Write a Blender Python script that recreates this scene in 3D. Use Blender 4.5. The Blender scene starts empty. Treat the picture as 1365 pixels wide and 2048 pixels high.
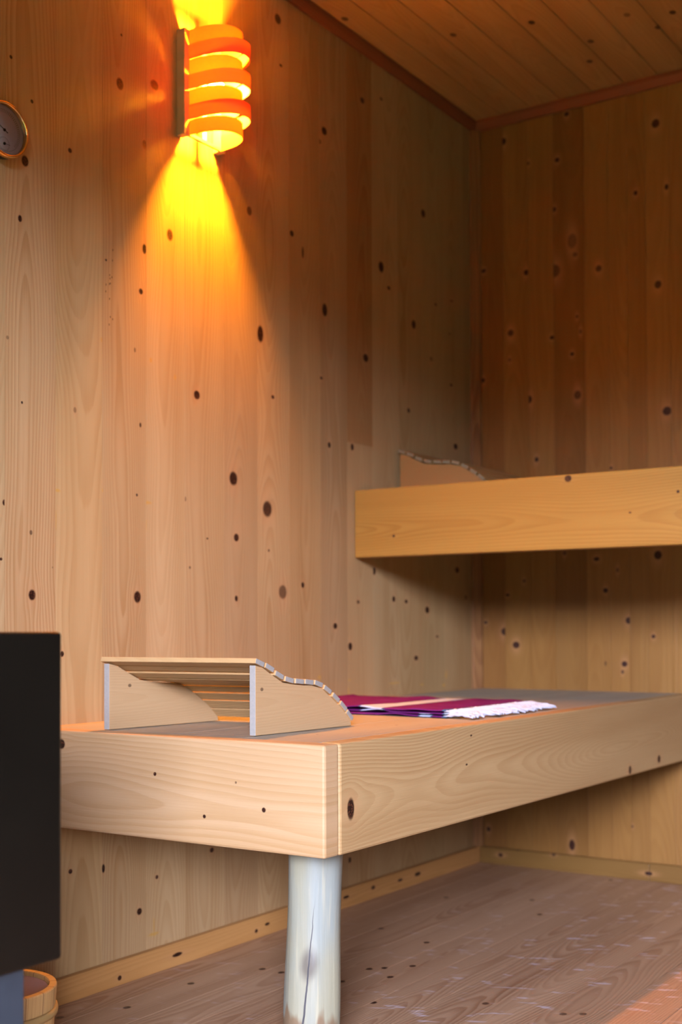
import bpy, bmesh, math, random
from mathutils import Vector, Matrix

S = bpy.context.scene
COL = S.collection

# ------------------------------------------------------------------ camera
CAM_POS = Vector((1.67664, -3.24318, 0.67088))
R_ = Vector((0.83383129, 0.55200932, -0.00333088))
U_ = Vector((0.01356108, -0.01445162, 0.9998036))
F_ = Vector((-0.55185277, 0.83371269, 0.01953606))
cam_d = bpy.data.cameras.new('camera')
cam = bpy.data.objects.new('camera', cam_d)
COL.objects.link(cam)
M = Matrix.Identity(4)
for i in range(3):
    M[i][0] = R_[i]; M[i][1] = U_[i]; M[i][2] = -F_[i]; M[i][3] = CAM_POS[i]
cam.matrix_world = M
cam_d.sensor_fit = 'HORIZONTAL'
cam_d.sensor_width = 24.0
cam_d.lens = 2507.014 / 1365 * 24.0
cam_d.shift_y = 185.17 / 1365
cam_d.clip_start = 0.01
cam_d.dof.use_dof = True
cam_d.dof.focus_distance = 1.92
cam_d.dof.aperture_fstop = 4.0
S.camera = cam

# ------------------------------------------------------------------ view, world, daylight
S.view_settings.view_transform = 'Standard'
S.view_settings.look = 'None'
S.view_settings.gamma = 1.0
S.view_settings.use_curve_mapping = False
S.view_settings.exposure = 0.0

SKY = 160.0          # radiance of the open sky
TREES = 0.5         # radiance of the trees below it
BULB = 12000.0

w = bpy.data.worlds.new('world'); S.world = w; w.use_nodes = True
nt = w.node_tree; nt.nodes.clear()
out = nt.nodes.new('ShaderNodeOutputWorld'); bg = nt.nodes.new('ShaderNodeBackground')
tc = nt.nodes.new('ShaderNodeTexCoord'); sep = nt.nodes.new('ShaderNodeSeparateXYZ')
nz = nt.nodes.new('ShaderNodeTexNoise'); nz.inputs['Scale'].default_value = 9
ad = nt.nodes.new('ShaderNodeMath'); ad.operation = 'MULTIPLY_ADD'; ad.inputs[1].default_value = 0.06
ramp = nt.nodes.new('ShaderNodeValToRGB'); mr = nt.nodes.new('ShaderNodeMath'); mr.operation = 'MULTIPLY_ADD'
mr.inputs[1].default_value = 0.5; mr.inputs[2].default_value = 0.5
nt.links.new(tc.outputs['Generated'], sep.inputs[0]); nt.links.new(tc.outputs['Generated'], nz.inputs['Vector'])
nt.links.new(nz.outputs['Fac'], ad.inputs[0]); nt.links.new(sep.outputs['Z'], ad.inputs[2])
nt.links.new(ad.outputs[0], mr.inputs[0]); nt.links.new(mr.outputs[0], ramp.inputs[0])
cr = ramp.color_ramp
def st(p, c):
    e = cr.elements.new(p); e.color = (*c, 1)
k = TREES / SKY
cr.elements[0].position = 0.0; cr.elements[0].color = (.35*k, .4*k, .2*k, 1)
cr.elements[1].position = 1.0; cr.elements[1].color = (.05, .06, .08, 1)
st(0.50, (.55*k, .62*k, .3*k)); st(0.575, (.6*k, .68*k, .38*k)); st(0.60, (.82, .89, 1.28)); st(0.655, (.82, .89, 1.28)); st(0.70, (.15, .175, .28)); st(0.85, (.065, .08, .14))
nt.links.new(ramp.outputs[0], bg.inputs['Color']); bg.inputs['Strength'].default_value = SKY
nt.links.new(bg.outputs[0], out.inputs[0])

# room dimensions (metres): left wall X=0, back wall Y=0, floor Z=0
H = 2.145; XR = 2.25; YF = -3.55
DX0, DX1, DZ = 1.32, 2.2, 1.92          # doorway in the front wall
pl = bpy.data.lights.new('doorway_daylight', 'AREA'); pl.shape = 'RECTANGLE'
pl.size = DX1 - DX0; pl.size_y = DZ
pl.cycles.is_portal = True
po = bpy.data.objects.new('doorway_daylight', pl); COL.objects.link(po)
po.location = ((DX0 + DX1) / 2, YF - .06, DZ / 2); po.rotation_euler = (math.radians(90), 0, 0)

LEFT_KNOTS = [(-1.7173, 1.4992, 0.0081, 0.0098, 1), (-1.7012, 1.6108, 0.0035, 0.0036, 0.8), (-1.7497, 1.6721, 0.0034, 0.0035, 0.9), (-1.7286, 1.3939, 0.0046, 0.0062, 1), (-1.6088, 1.5524, 0.005, 0.0046, 0.9), (-1.4774, 1.7236, 0.0097, 0.0117, 1), (-1.3789, 1.7573, 0.0119, 0.0101, 0.75), (-1.4732, 1.8206, 0.0028, 0.0029, 0.7), (-1.4082, 1.6283, 0.0058, 0.0089, 0.6), (-1.4083, 1.4209, 0.0058, 0.0099, 0.9), (-1.3328, 1.4684, 0.0091, 0.0122, 0.7), (-1.4184, 1.3345, 0.0057, 0.0059, 1), (-1.0703, 1.5902, 0.009, 0.01, 0.6), (-1.2491, 1.1568, 0.0096, 0.0094, 1), (-1.4199, 1.0715, 0.0029, 0.0049, 0.7), (-1.1282, 0.9953, 0.0139, 0.0151, 1), (-1.0068, 0.9391, 0.0168, 0.0179, 0.75), (-1.1182, 0.8689, 0.0087, 0.0086, 1), (-1.1186, 0.7374, 0.0052, 0.0065, 0.9), (-0.9491, 0.7553, 0.0154, 0.0159, 0.55), (-1.6994, 0.7329, 0.0082, 0.0097, 0.9), (-1.702, 0.8432, 0.0035, 0.0044, 0.5), (-1.4299, 0.9334, 0.0028, 0.0029, 1), (-1.2857, 0.9378, 0.0031, 0.0051, 0.4), (-1.2157, 0.861, 0.0033, 0.0021, 0.9), (-1.7635, 0.8912, 0.0033, 0.0052, 0.8), (-1.7699, 0.7933, 0.0033, 0.0026, 1), (-1.4285, 0.7346, 0.0099, 0.0117, 1), (-1.6275, 0.6274, 0.0049, 0.0054, 0.8), (-0.963, 2.0598, 0.0116, 0.0115, 0.7), (-0.9519, 1.9573, 0.0058, 0.0035, 0.8), (-0.9106, 1.5824, 0.0079, 0.007, 1), (-0.8669, 1.5493, 0.004, 0.0141, 0.7), (-1.0313, 1.3263, 0.011, 0.019, 0.95), (-0.7763, 1.4337, 0.0107, 0.0156, 0.9), (-0.5179, 1.5992, 0.0123, 0.0142, 0.95), (-0.4813, 1.5533, 0.0075, 0.0052, 0.8), (-0.2994, 1.7976, 0.011, 0.011, 1), (-0.3534, 1.4842, 0.0107, 0.0121, 0.95), (-0.5939, 1.3512, 0.0118, 0.0101, 1), (-0.792, 1.2679, 0.0063, 0.0036, 0.8), (-0.9853, 1.193, 0.0057, 0.0045, 1), (-0.7589, 1.1122, 0.0064, 0.0072, 0.95), (-0.6576, 1.1195, 0.0068, 0.0087, 0.95), (-0.1206, 1.1851, 0.0119, 0.0085, 0.95), (-0.3818, 1.2495, 0.0079, 0.0067, 0.9), (-0.259, 1.4084, 0.0084, 0.0069, 0.4), (-0.2324, 1.5639, 0.0085, 0.0042, 0.6), (-0.1399, 1.5937, 0.0089, 0.0043, 0.5), (-0.1527, 1.4979, 0.0059, 0.0042, 0.5), (-0.1454, 1.3554, 0.0088, 0.0042, 0.7), (-0.6058, 1.9987, 0.0094, 0.0076, 1), (-0.5146, 2.0348, 0.0074, 0.0052, 0.6), (-0.7761, 1.865, 0.0107, 0.0097, 0.9), (-0.7953, 1.8334, 0.0063, 0.006, 0.5), (-0.7356, 0.6783, 0.0087, 0.0072, 0.9), (-0.6698, 0.6282, 0.009, 0.0098, 0.9), (-0.8705, 0.7733, 0.006, 0.007, 0.8), (-0.4627, 0.7483, 0.0075, 0.0078, 0.9), (-0.3991, 0.7429, 0.0078, 0.0053, 0.8), (-0.2876, 0.7217, 0.011, 0.0095, 1), (-0.1155, 0.8364, 0.0119, 0.0085, 0.9), (-0.3481, 0.5932, 0.0106, 0.0067, 0.8), (-0.5575, 0.8173, 0.0072, 0.0101, 0.95), (-0.0652, 0.7598, 0.0091, 0.0071, 0.5), (-0.2329, 0.6497, 0.0084, 0.0041, 0.6), (-0.6328, 0.7378, 0.0069, 0.005, 0.6), (-1.0016, 0.8468, 0.0037, 0.0034, 0.6), (-1.606, 0.2314, 0.005, 0.0045, 1), (-1.5214, 0.2232, 0.004, 0.0084, 1), (-1.3726, 0.1826, 0.0044, 0.0039, 0.9), (-1.423, 0.1243, 0.0071, 0.0068, 0.8), (-1.2023, 0.2105, 0.0066, 0.0052, 0.9), (-1.67, 0.0623, 0.0024, 0.0026, 1), (-1.0047, 0.0156, 0.0055, 0.0055, 0.8), (-0.6753, 0.1081, 0.0067, 0.0073, 0.8), (-1.6509, 0.7834, 0.0012, 0.0018, 0.4), (-1.4355, 1.216, 0.0028, 0.0049, 0.4), (-1.7233, 1.0704, 0.0023, 0.0026, 1), (-1.7564, 1.1786, 0.0034, 0.0035, 0.3), (-1.2718, 0.7982, 0.0031, 0.0031, 0.5), (-1.5957, 1.0756, 0.0038, 0.0055, 0.3)]
LEFT_RESIN = [(-1.3895, 1.2046, 0.0044, 0.006), (-1.5259, 1.2183, 0.004, 0.0057), (-1.3178, 1.1818, 0.0046, 0.0071), (-1.6389, 0.9232, 0.0086, 0.0036), (-1.4027, 0.921, 0.0174, 0.0039), (-1.5244, 0.9336, 0.0027, 0.0038), (-0.7979, 0.5567, 0.0147, 0.0071), (-0.6792, 0.5465, 0.0179, 0.0024), (-0.6794, 0.5161, 0.0045, 0.0146), (-0.4595, 0.5309, 0.0354, 0.0026), (-0.3167, 0.5215, 0.0135, 0.0027), (-0.1918, 0.5153, 0.0172, 0.0055), (-0.1829, 0.5427, 0.0058, 0.0125), (-1.3814, 0.0724, 0.0205, 0.0039), (-1.3814, 0.09, 0.0022, 0.0176), (-1.6425, 0.8695, 0.0012, 0.0217), (-1.4027, 0.8767, 0.0014, 0.0138)]
BACK_KNOTS = [(0.0963, 2.0707, 0.0079, 0.0101, 1), (0.171, 1.9913, 0.0062, 0.0057, 0.7), (0.2612, 1.9823, 0.0075, 0.007, 0.8), (0.2906, 2.1054, 0.0075, 0.007, 0.8), (0.5452, 2.0208, 0.011, 0.0121, 1), (0.5738, 1.8441, 0.0054, 0.008, 0.8), (0.4882, 1.8448, 0.0056, 0.0068, 0.9), (0.2511, 1.8447, 0.006, 0.007, 0.9), (0.3043, 1.7466, 0.0133, 0.0209, 0.4), (0.3129, 1.7074, 0.0074, 0.007, 0.5), (0.2514, 1.6714, 0.0165, 0.0183, 0.6), (0.3813, 1.6573, 0.0087, 0.0096, 0.7), (0.1643, 1.6811, 0.0077, 0.0086, 0.8), (0.0299, 1.7071, 0.0081, 0.0058, 0.8), (0.5484, 1.5872, 0.0096, 0.0107, 1), (0.1148, 1.5152, 0.0094, 0.01, 0.7), (0.2425, 1.4855, 0.0075, 0.0056, 0.95), (0.302, 1.4317, 0.0059, 0.0056, 0.8), (0.3175, 1.534, 0.0044, 0.0056, 0.6), (0.3275, 1.491, 0.0044, 0.0069, 0.5), (0.1711, 1.3187, 0.0092, 0.0113, 1), (0.3174, 1.3159, 0.0103, 0.0125, 0.65), (0.57, 1.2465, 0.0122, 0.012, 1), (0.0263, 1.389, 0.0064, 0.0073, 0.8), (0.1111, 1.4382, 0.0047, 0.0057, 0.5), (0.193, 1.1468, 0.0061, 0.0071, 0.9), (0.413, 1.1065, 0.0043, 0.0041, 0.9), (0.5422, 0.865, 0.0109, 0.012, 1), (0.3694, 0.8602, 0.0087, 0.0055, 0.9), (0.2756, 0.8801, 0.006, 0.0069, 0.6), (0.1522, 0.8052, 0.0046, 0.0057, 0.6), (0.1004, 0.7665, 0.0063, 0.0043, 0.8), (0.3946, 0.7735, 0.0072, 0.0068, 0.9), (0.4591, 0.6914, 0.0084, 0.0094, 1), (0.03, 0.6885, 0.0064, 0.0043, 0.8), (0.0919, 0.6624, 0.0126, 0.0114, 0.9), (0.1261, 0.624, 0.0109, 0.0099, 0.9), (0.5281, 0.6484, 0.0055, 0.0053, 0.9), (0.447, 0.5742, 0.0084, 0.0081, 1), (0.4412, 0.5525, 0.0042, 0.0054, 0.7), (0.3931, 0.5749, 0.0029, 0.0068, 0.5), (0.4292, 0.8284, 0.0042, 0.0068, 0.5), (0.2919, 0.0735, 0.0088, 0.0151, 0.8), (0.0359, 0.0957, 0.0064, 0.0072, 0.8), (0.4644, 0.1388, 0.0042, 0.004, 0.7)]
FLOOR_KNOTS = [(0.1706, -1.2541, 0.012, 0.0147, 1), (0.4092, -1.0741, 0.012, 0.0138, 1), (0.4126, -1.1658, 0.012, 0.013, 1), (0.3701, -1.1168, 0.012, 0.0114, 1), (0.3482, -1.1396, 0.012, 0.0093, 1), (0.4726, -1.3235, 0.012, 0.0119, 1), (0.433, -0.5241, 0.012, 0.0168, 1), (0.1588, -0.4785, 0.012, 0.0181, 1), (0.1924, -0.8419, 0.012, 0.0149, 1), (0.3401, -0.8961, 0.012, 0.0086, 1), (0.3515, -0.3894, 0.012, 0.0175, 1), (0.6449, -1.2194, 0.012, 0.0138, 0.6), (0.4228, -0.051, 0.012, 0.0179, 0.8), (0.351, -1.2422, 0.012, 0.0086, 1), (0.1178, -1.4087, 0.012, 0.0116, 1), (0.1206, -1.5863, 0.0108, 0.0064, 1), (0.2171, -1.2541, 0.012, 0.0083, 0.9), (0.7858, -1.2011, 0.012, 0.0108, 0.5), (0.815, -1.1823, 0.012, 0.0134, 0.5), (0.0629, -1.6919, 0.012, 0.007, 0.5)]
LBASE_KNOTS = [(0.0143, -1.4925, 0.0047, 0.0054, 1), (0.0226, -1.3277, 0.004, 0.0152, 1), (0.0254, -0.3695, 0.0052, 0.0158, 0.9), (0.0248, -0.4594, 0.0038, 0.0126, 0.9), (0.0243, -1.0288, 0.0033, 0.0091, 0.9), (0.017, -1.0685, 0.0043, 0.0054, 1), (0.0266, -0.7127, 0.0036, 0.0132, 0.8), (0.0282, -0.5903, 0.0049, 0.0094, 0.7)]
BBASE_KNOTS = [(0.0278, 0.0805, 0.0057, 0.0078, 0.9), (0.0448, 0.2429, 0.0055, 0.006, 0.7), (0.0207, 0.5141, 0.0053, 0.0109, 1), (0.0468, 0.132, 0.0028, 0.0046, 0.6)]
END_KNOTS = [(0.4384, 0.3077, 0.0032, 0.0032, 0.8), (0.3783, 0.4107, 0.0031, 0.003, 0.9), (0.3973, 0.5272, 0.0038, 0.0038, 0.9), (0.4354, 0.4735, 0.0019, 0.002, 0.5), (0.4765, 0.0956, 0.0085, 0.0084, 0.8)]
SIDE_KNOTS = [(0.3991, -1.6519, 0.0166, 0.0097, 1), (0.346, -0.479, 0.0103, 0.0096, 0.7), (0.354, -0.2837, 0.0096, 0.0107, 0.9), (0.4815, -1.2598, 0.0018, 0.0038, 0.9), (0.4318, -1.2774, 0.0018, 0.0038, 0.8)]
UPPER_KNOTS = [(1.0031, 0.5664, 0.0078, 0.0083, 0.75), (0.8952, 0.1142, 0.0036, 0.0035, 0.8), (0.9585, 0.8144, 0.0032, 0.0032, 0.9), (0.9199, 0.7088, 0.0022, 0.0034, 0.6)]
CEIL_KNOTS = [(0.3998, -0.4649, 0.012, 0.0114, 0.7), (0.481, -0.2915, 0.012, 0.0195, 0.6), (0.436, -0.188, 0.012, 0.02, 0.6), (0.6471, -0.2682, 0.012, 0.018, 0.6), (0.7015, -0.3218, 0.012, 0.0145, 0.7), (0.0318, -0.7332, 0.012, 0.0198, 0.6), (0.2106, -0.5148, 0.012, 0.013, 0.6), (0.6065, -0.371, 0.0088, 0.0133, 0.4)]

# ------------------------------------------------------------------ node helpers
class NT:
    def __init__(s, name):
        s.m = bpy.data.materials.new(name); s.m.use_nodes = True
        s.t = s.m.node_tree; s.t.nodes.clear()
        s.out = s.t.nodes.new('ShaderNodeOutputMaterial')
    def _in(s, sock, v):
        if v is None: return
        if isinstance(v, bpy.types.NodeSocket): s.t.links.new(v, sock)
        else:
            if isinstance(v, (tuple, list)) and len(v) == 3 and sock.type == 'RGBA': v = (*v, 1)
            sock.default_value = v
    def math(s, op, a, b=None, c=None, clamp=False):
        n = s.t.nodes.new('ShaderNodeMath'); n.operation = op; n.use_clamp = clamp
        s._in(n.inputs[0], a); s._in(n.inputs[1], b); s._in(n.inputs[2], c)
        return n.outputs[0]
    def vmath(s, op, a, b=None, c=None, out=0):
        n = s.t.nodes.new('ShaderNodeVectorMath'); n.operation = op
        s._in(n.inputs[0], a); s._in(n.inputs[1], b)
        if c is not None: s._in(n.inputs[2], c)
        return n.outputs[out]
    def length(s, a):
        n = s.t.nodes.new('ShaderNodeVectorMath'); n.operation = 'LENGTH'; s._in(n.inputs[0], a)
        return n.outputs['Value']
    def sep(s, v):
        n = s.t.nodes.new('ShaderNodeSeparateXYZ'); s._in(n.inputs[0], v); return n.outputs
    def comb(s, x, y, z):
        n = s.t.nodes.new('ShaderNodeCombineXYZ'); s._in(n.inputs[0], x); s._in(n.inputs[1], y); s._in(n.inputs[2], z)
        return n.outputs[0]
    def noise(s, v, scale=1.0, detail=2.0, rough=.5):
        n = s.t.nodes.new('ShaderNodeTexNoise'); s._in(n.inputs['Vector'], v)
        n.inputs['Scale'].default_value = scale; n.inputs['Detail'].default_value = detail
        n.inputs['Roughness'].default_value = rough
        return n.outputs['Fac']
    def smooth(s, v, a, b, c=0.0, d=1.0):
        n = s.t.nodes.new('ShaderNodeMapRange'); n.interpolation_type = 'SMOOTHSTEP'
        s._in(n.inputs['Value'], v)
        n.inputs['From Min'].default_value = a; n.inputs['From Max'].default_value = b
        n.inputs['To Min'].default_value = c; n.inputs['To Max'].default_value = d
        return n.outputs[0]
    def mix(s, f, a, b, blend='MIX'):
        n = s.t.nodes.new('ShaderNodeMix'); n.data_type = 'RGBA'; n.blend_type = blend
        s._in(n.inputs[0], f); s._in(n.inputs[6], a); s._in(n.inputs[7], b)
        return n.outputs[2]
    def pos(s):
        return s.t.nodes.new('ShaderNodeTexCoord').outputs['Object']
    def bsdf(s, color, rough=.5, spec=.5, metal=0.0, bump=None, bump_d=.001, **kw):
        n = s.t.nodes.new('ShaderNodeBsdfPrincipled')
        s._in(n.inputs['Base Color'], color); s._in(n.inputs['Roughness'], rough)
        n.inputs['Specular IOR Level'].default_value = spec; n.inputs['Metallic'].default_value = metal
        for k_, v in kw.items(): s._in(n.inputs[k_.replace('_', ' ')], v)
        if bump is not None:
            b = s.t.nodes.new('ShaderNodeBump'); b.inputs['Strength'].default_value = 1.0
            b.inputs['Distance'].default_value = bump_d
            s._in(b.inputs['Height'], bump); s.t.links.new(b.outputs[0], n.inputs['Normal'])
        s.t.links.new(n.outputs[0], s.out.inputs[0]); return n

PINE_L = (.72, .475, .27); PINE_D = (.50, .27, .115)
KNOT_IN = (.014, .004, .002); RESIN = (.42, .22, .04)

def wood(name, ax, al, seed, light=PINE_L, dark=PINE_D, center=0.0, tint=(1, 1, 1), contrast=.6, sp=.0055,
         knots=(), resin=(), rough=.5, spec=.2, heart=(.05, .06), joint=None, scuff=False, drift=1.0, halo=.45, bump=.0004):
    """sawn softwood: across axis ax, grain along axis al (0,1,2), growth rings bent round every knot"""
    n = NT(name); rnd = random.Random(seed)
    p = n.sep(n.pos()); a = p[ax]; l = p[al]
    P = n.comb(a, l, 0.0)
    th = 3 - ax - al
    off = rnd.uniform(0, 50)
    warp = None; kmask = None; khalo = None
    for kk in knots:
        ka, kl, ra, rl, dk = kk
        v = n.vmath('MULTIPLY_ADD', P, (1 / ra, 1 / rl, 1), (-ka / ra, -kl / rl, 0))
        d = n.length(v)
        m = n.smooth(d, 1.2, .75, 0, min(1, dk + .2))
        kmask = m if kmask is None else n.math('MAXIMUM', kmask, m)
        if ra > .0035:
            v2 = n.vmath('MULTIPLY_ADD', P, (1 / (ra * 2.6), 1 / (rl * 4.5), 1), (-ka / (ra * 2.6), -kl / (rl * 4.5), 0))
            e = n.smooth(n.length(v2), 1.4, 0.0, 0, 1.0)
            khalo = e if khalo is None else n.math('MAXIMUM', khalo, e)
            da = n.math('SUBTRACT', a, ka)
            wv = n.math('MULTIPLY', n.math('MULTIPLY', da, e), -.8)
            warp = wv if warp is None else n.math('ADD', warp, wv)
    c = center + rnd.uniform(-.025, .025)
    n1 = n.noise(n.vmath('MULTIPLY_ADD', P, (5, 1.6, 1), (off, off * .7, seed * .37)), 1, 1.5)
    ac = n.math('ADD', a, n.math('MULTIPLY_ADD', n1, .05 * drift, -.025 * drift - c))
    if warp is not None: ac = n.math('ADD', ac, warp)
    n2 = n.noise(n.vmath('MULTIPLY_ADD', P, (2.2, 1.1, 1), (off * 1.3, seed * 1.7, 5.2)), 1, 1.5)
    h = n.math('MULTIPLY_ADD', n2, heart[1] * 3.0, heart[0] - heart[1] * 1.5 + rnd.uniform(-.02, .02))
    dist = n.length(n.comb(ac, h, 0.0))
    n3 = n.noise(n.vmath('MULTIPLY_ADD', P, (60, 6, 1), (off, 0, 3)), 1, 1)
    rc = n.math('MULTIPLY_ADD', n3, .35, n.math('MULTIPLY', dist, 1 / sp))
    fr = n.math('FRACT', rc)
    g = n.math('MULTIPLY', n.smooth(fr, .15, .85), n.smooth(fr, 1.0, .9))
    # ring strength varies over the board, fine fibres on top
    n4 = n.noise(n.vmath('MULTIPLY_ADD', P, (9, 1.2, 1), (seed, off, 1)), 1, 2)
    gs = n.math('MULTIPLY', g, n.math('MULTIPLY_ADD', n4, 1.2, -.1, clamp=True))
    fib = n.noise(n.vmath('MULTIPLY_ADD', P, (420, 9, 1), (off, off, 7)), 1, 2)
    broad = n.noise(n.vmath('MULTIPLY_ADD', P, (16, 1.0, 1), (off, seed, 9)), 1, 2)
    f = n.math('MULTIPLY', gs, contrast)
    f = n.math('ADD', f, n.math('MULTIPLY_ADD', fib, .5 * contrast, -.25 * contrast))
    f = n.math('ADD', f, n.math('MULTIPLY_ADD', broad, 1.15, -.43), clamp=True)
    col = n.mix(f, light, dark)
    col = n.mix(1.0, col, tuple(x * y for x, y in zip(tint, (.56, .545, .415))), 'MULTIPLY')
    if joint:
        z0, t2 = joint
        col = n.mix(n.smooth(l, z0 - .001, z0 + .001), col, n.mix(1.0, col, t2, 'MULTIPLY'))
    if khalo is not None:
        col = n.mix(n.math('MULTIPLY', n.math('POWER', khalo, 3.0), halo), col, (.42, .2, .08))
    if resin:
        rm = None
        wob = n.noise(P, 120, 2)
        for ra_ in resin:
            ka, kl, ra, rl = ra_
            v = n.vmath('MULTIPLY_ADD', P, (1 / ra, 1 / rl, 1), (-ka / ra, -kl / rl, 0))
            m = n.smooth(n.math('MULTIPLY_ADD', wob, .9, n.length(v)), 1.6, .9, 0, .8)
            rm = m if rm is None else n.math('MAXIMUM', rm, m)
        col = n.mix(rm, col, RESIN)
    if kmask is not None:
        kt = n.noise(P, 260, 2)
        kc = n.mix(n.smooth(kt, .45, .7), KNOT_IN, (.09, .03, .012))
        col = n.mix(kmask, col, kc)
    rgh = rough
    if scuff:
        # pale worn dents across the boards
        v = n.noise(n.vmath('MULTIPLY_ADD', n.comb(n.math('MULTIPLY_ADD', l, .45, a), n.math('MULTIPLY_ADD', a, -.45, l), 0.0), (17, 62, 1), (3, 7, 0)), 1, 2, .55)
        big = n.noise(P, 2.2, 2)
        sm = n.math('MULTIPLY', n.smooth(v, .58, .66), n.math('MULTIPLY', n.smooth(a, .25, .6, .25, 1.0), n.smooth(n.noise(P, 14, 1), .48, .6)))
        col = n.mix(n.math('MULTIPLY', sm, .55), col, (.70, .58, .56))
        rgh = n.math('MULTIPLY_ADD', sm, -.12, rough)
    n.bsdf(col, rgh, spec, bump=n.math('MULTIPLY_ADD', g, -.4, fib), bump_d=bump)
    return n.m

def plain(name, color, rough=.5, spec=.5, metal=0.0, var=.12, scale=40, **kw):
    n = NT(name)
    f = n.noise(n.pos(), scale, 3)
    c = n.mix(n.math('MULTIPLY', f, 1.0), tuple(x * (1 - var) for x in color), tuple(min(1, x * (1 + var)) for x in color))
    n.bsdf(c, rough, spec, metal, **kw)
    return n.m

# ------------------------------------------------------------------ mesh helpers
def link(name, bm, mats, parent=None, smooth=False, bevel=0, autosm=None):
    me = bpy.data.meshes.new(name)
    bmesh.ops.recalc_face_normals(bm, faces=bm.faces)
    bm.to_mesh(me); bm.free()
    if not isinstance(mats, (list, tuple)): mats = [mats]
    for m in mats: me.materials.append(m)
    o = bpy.data.objects.new(name, me); COL.objects.link(o)
    if parent is not None: o.parent = parent
    if smooth:
        for p in me.polygons: p.use_smooth = True
    if bevel:
        b = o.modifiers.new('bevel', 'BEVEL'); b.width = bevel; b.segments = 2; b.limit_method = 'ANGLE'
        b.angle_limit = math.radians(40)
    return o
def thing(name, label, cat, loc=(0, 0, 0), group=None):
    o = bpy.data.objects.new(name, None); COL.objects.link(o)
    o.location = loc; o.empty_display_size = .05
    o['label'] = label; o['category'] = cat
    if group: o['group'] = group
    return o
def struct(o):
    o['kind'] = 'structure'; return o
def box(bm, x0, x1, y0, y1, z0, z1, mi=0):
    v = [bm.verts.new((x, y, z)) for x in (x0, x1) for y in (y0, y1) for z in (z0, z1)]
    for f in ((0, 1, 3, 2), (4, 6, 7, 5), (0, 4, 5, 1), (2, 3, 7, 6), (0, 2, 6, 4), (1, 5, 7, 3)):
        bm.faces.new([v[i] for i in f]).material_index = mi
def prism(bm, pts, ext, mi=0):
    """closed outline pts (3D) extruded by vector ext"""
    a = [bm.verts.new(p) for p in pts]; b = [bm.verts.new(Vector(p) + Vector(ext)) for p in pts]
    n = len(pts)
    bm.faces.new(a).material_index = mi; bm.faces.new(b[::-1]).material_index = mi
    for i in range(n):
        bm.faces.new((a[i], b[i], b[(i + 1) % n], a[(i + 1) % n])).material_index = mi
def lathe(bm, prof, n=48, mi=0, loc=(0, 0, 0), rot=None, close=False):
    rings = []
    for r, z in prof:
        ring = []
        for i in range(n):
            t = 2 * math.pi * i / n
            v = Vector((r * math.cos(t), r * math.sin(t), z))
            if rot is not None: v = rot @ v
            ring.append(bm.verts.new(v + Vector(loc)))
        rings.append(ring)
    for k_ in range(len(rings) - 1 + (1 if close else 0)):
        A = rings[k_]; B = rings[(k_ + 1) % len(rings)]
        for i in range(n):
            bm.faces.new((A[i], A[(i + 1) % n], B[(i + 1) % n], B[i])).material_index = mi
    if not close:
        if prof[0][0] > 1e-6: bm.faces.new(rings[0][::-1]).material_index = mi
        if prof[-1][0] > 1e-6: bm.faces.new(rings[-1]).material_index = mi
def tube(bm, pts, r, n=8, mi=0):
    pts = [Vector(p) for p in pts]; rings = []
    for i, p in enumerate(pts):
        d = (pts[min(i + 1, len(pts) - 1)] - pts[max(i - 1, 0)]).normalized()
        u = d.cross(Vector((0, 0, 1)))
        if u.length < 1e-4: u = d.cross(Vector((1, 0, 0)))
        u.normalize(); v = d.cross(u)
        rr = r[i] if isinstance(r, (list, tuple)) else r
        rings.append([bm.verts.new(p + rr * (math.cos(2 * math.pi * k_ / n) * u + math.sin(2 * math.pi * k_ / n) * v)) for k_ in range(n)])
    for A, B in zip(rings, rings[1:]):
        for i in range(n): bm.faces.new((A[i], A[(i + 1) % n], B[(i + 1) % n], B[i])).material_index = mi
    bm.faces.new(rings[0][::-1]).material_index = mi; bm.faces.new(rings[-1]).material_index = mi

def boards(bm, seams, l0, l1, place, g=.0012, gd=.0016, mi0=0):
    """boards side by side: place(across, along, depth) -> point, depth 0 = face; one material slot per board"""
    for i, (s0, s1) in enumerate(zip(seams, seams[1:])):
        prof = [(s0, gd), (s0 + g, gd), (s0 + g, 0), (s1 - g, 0), (s1 - g, gd), (s1, gd)]
        A = [bm.verts.new(place(a, l0, d)) for a, d in prof]; B = [bm.verts.new(place(a, l1, d)) for a, d in prof]
        for k_ in range(5):
            bm.faces.new((A[k_], A[k_ + 1], B[k_ + 1], B[k_])).material_index = mi0 + i

def within(L, a0, a1): return [k_ for k_ in L if a0 <= k_[0] < a1]
def extra(rnd, n, a0, a1, l0, l1, r=(.002, .006)):
    o = []
    for _ in range(n):
        ra = rnd.uniform(*r)
        o.append((rnd.uniform(a0 + .01, a1 - .01), rnd.uniform(l0, l1), ra, ra * rnd.uniform(1, 1.6), rnd.uniform(.6, 1)))
    return o

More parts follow.
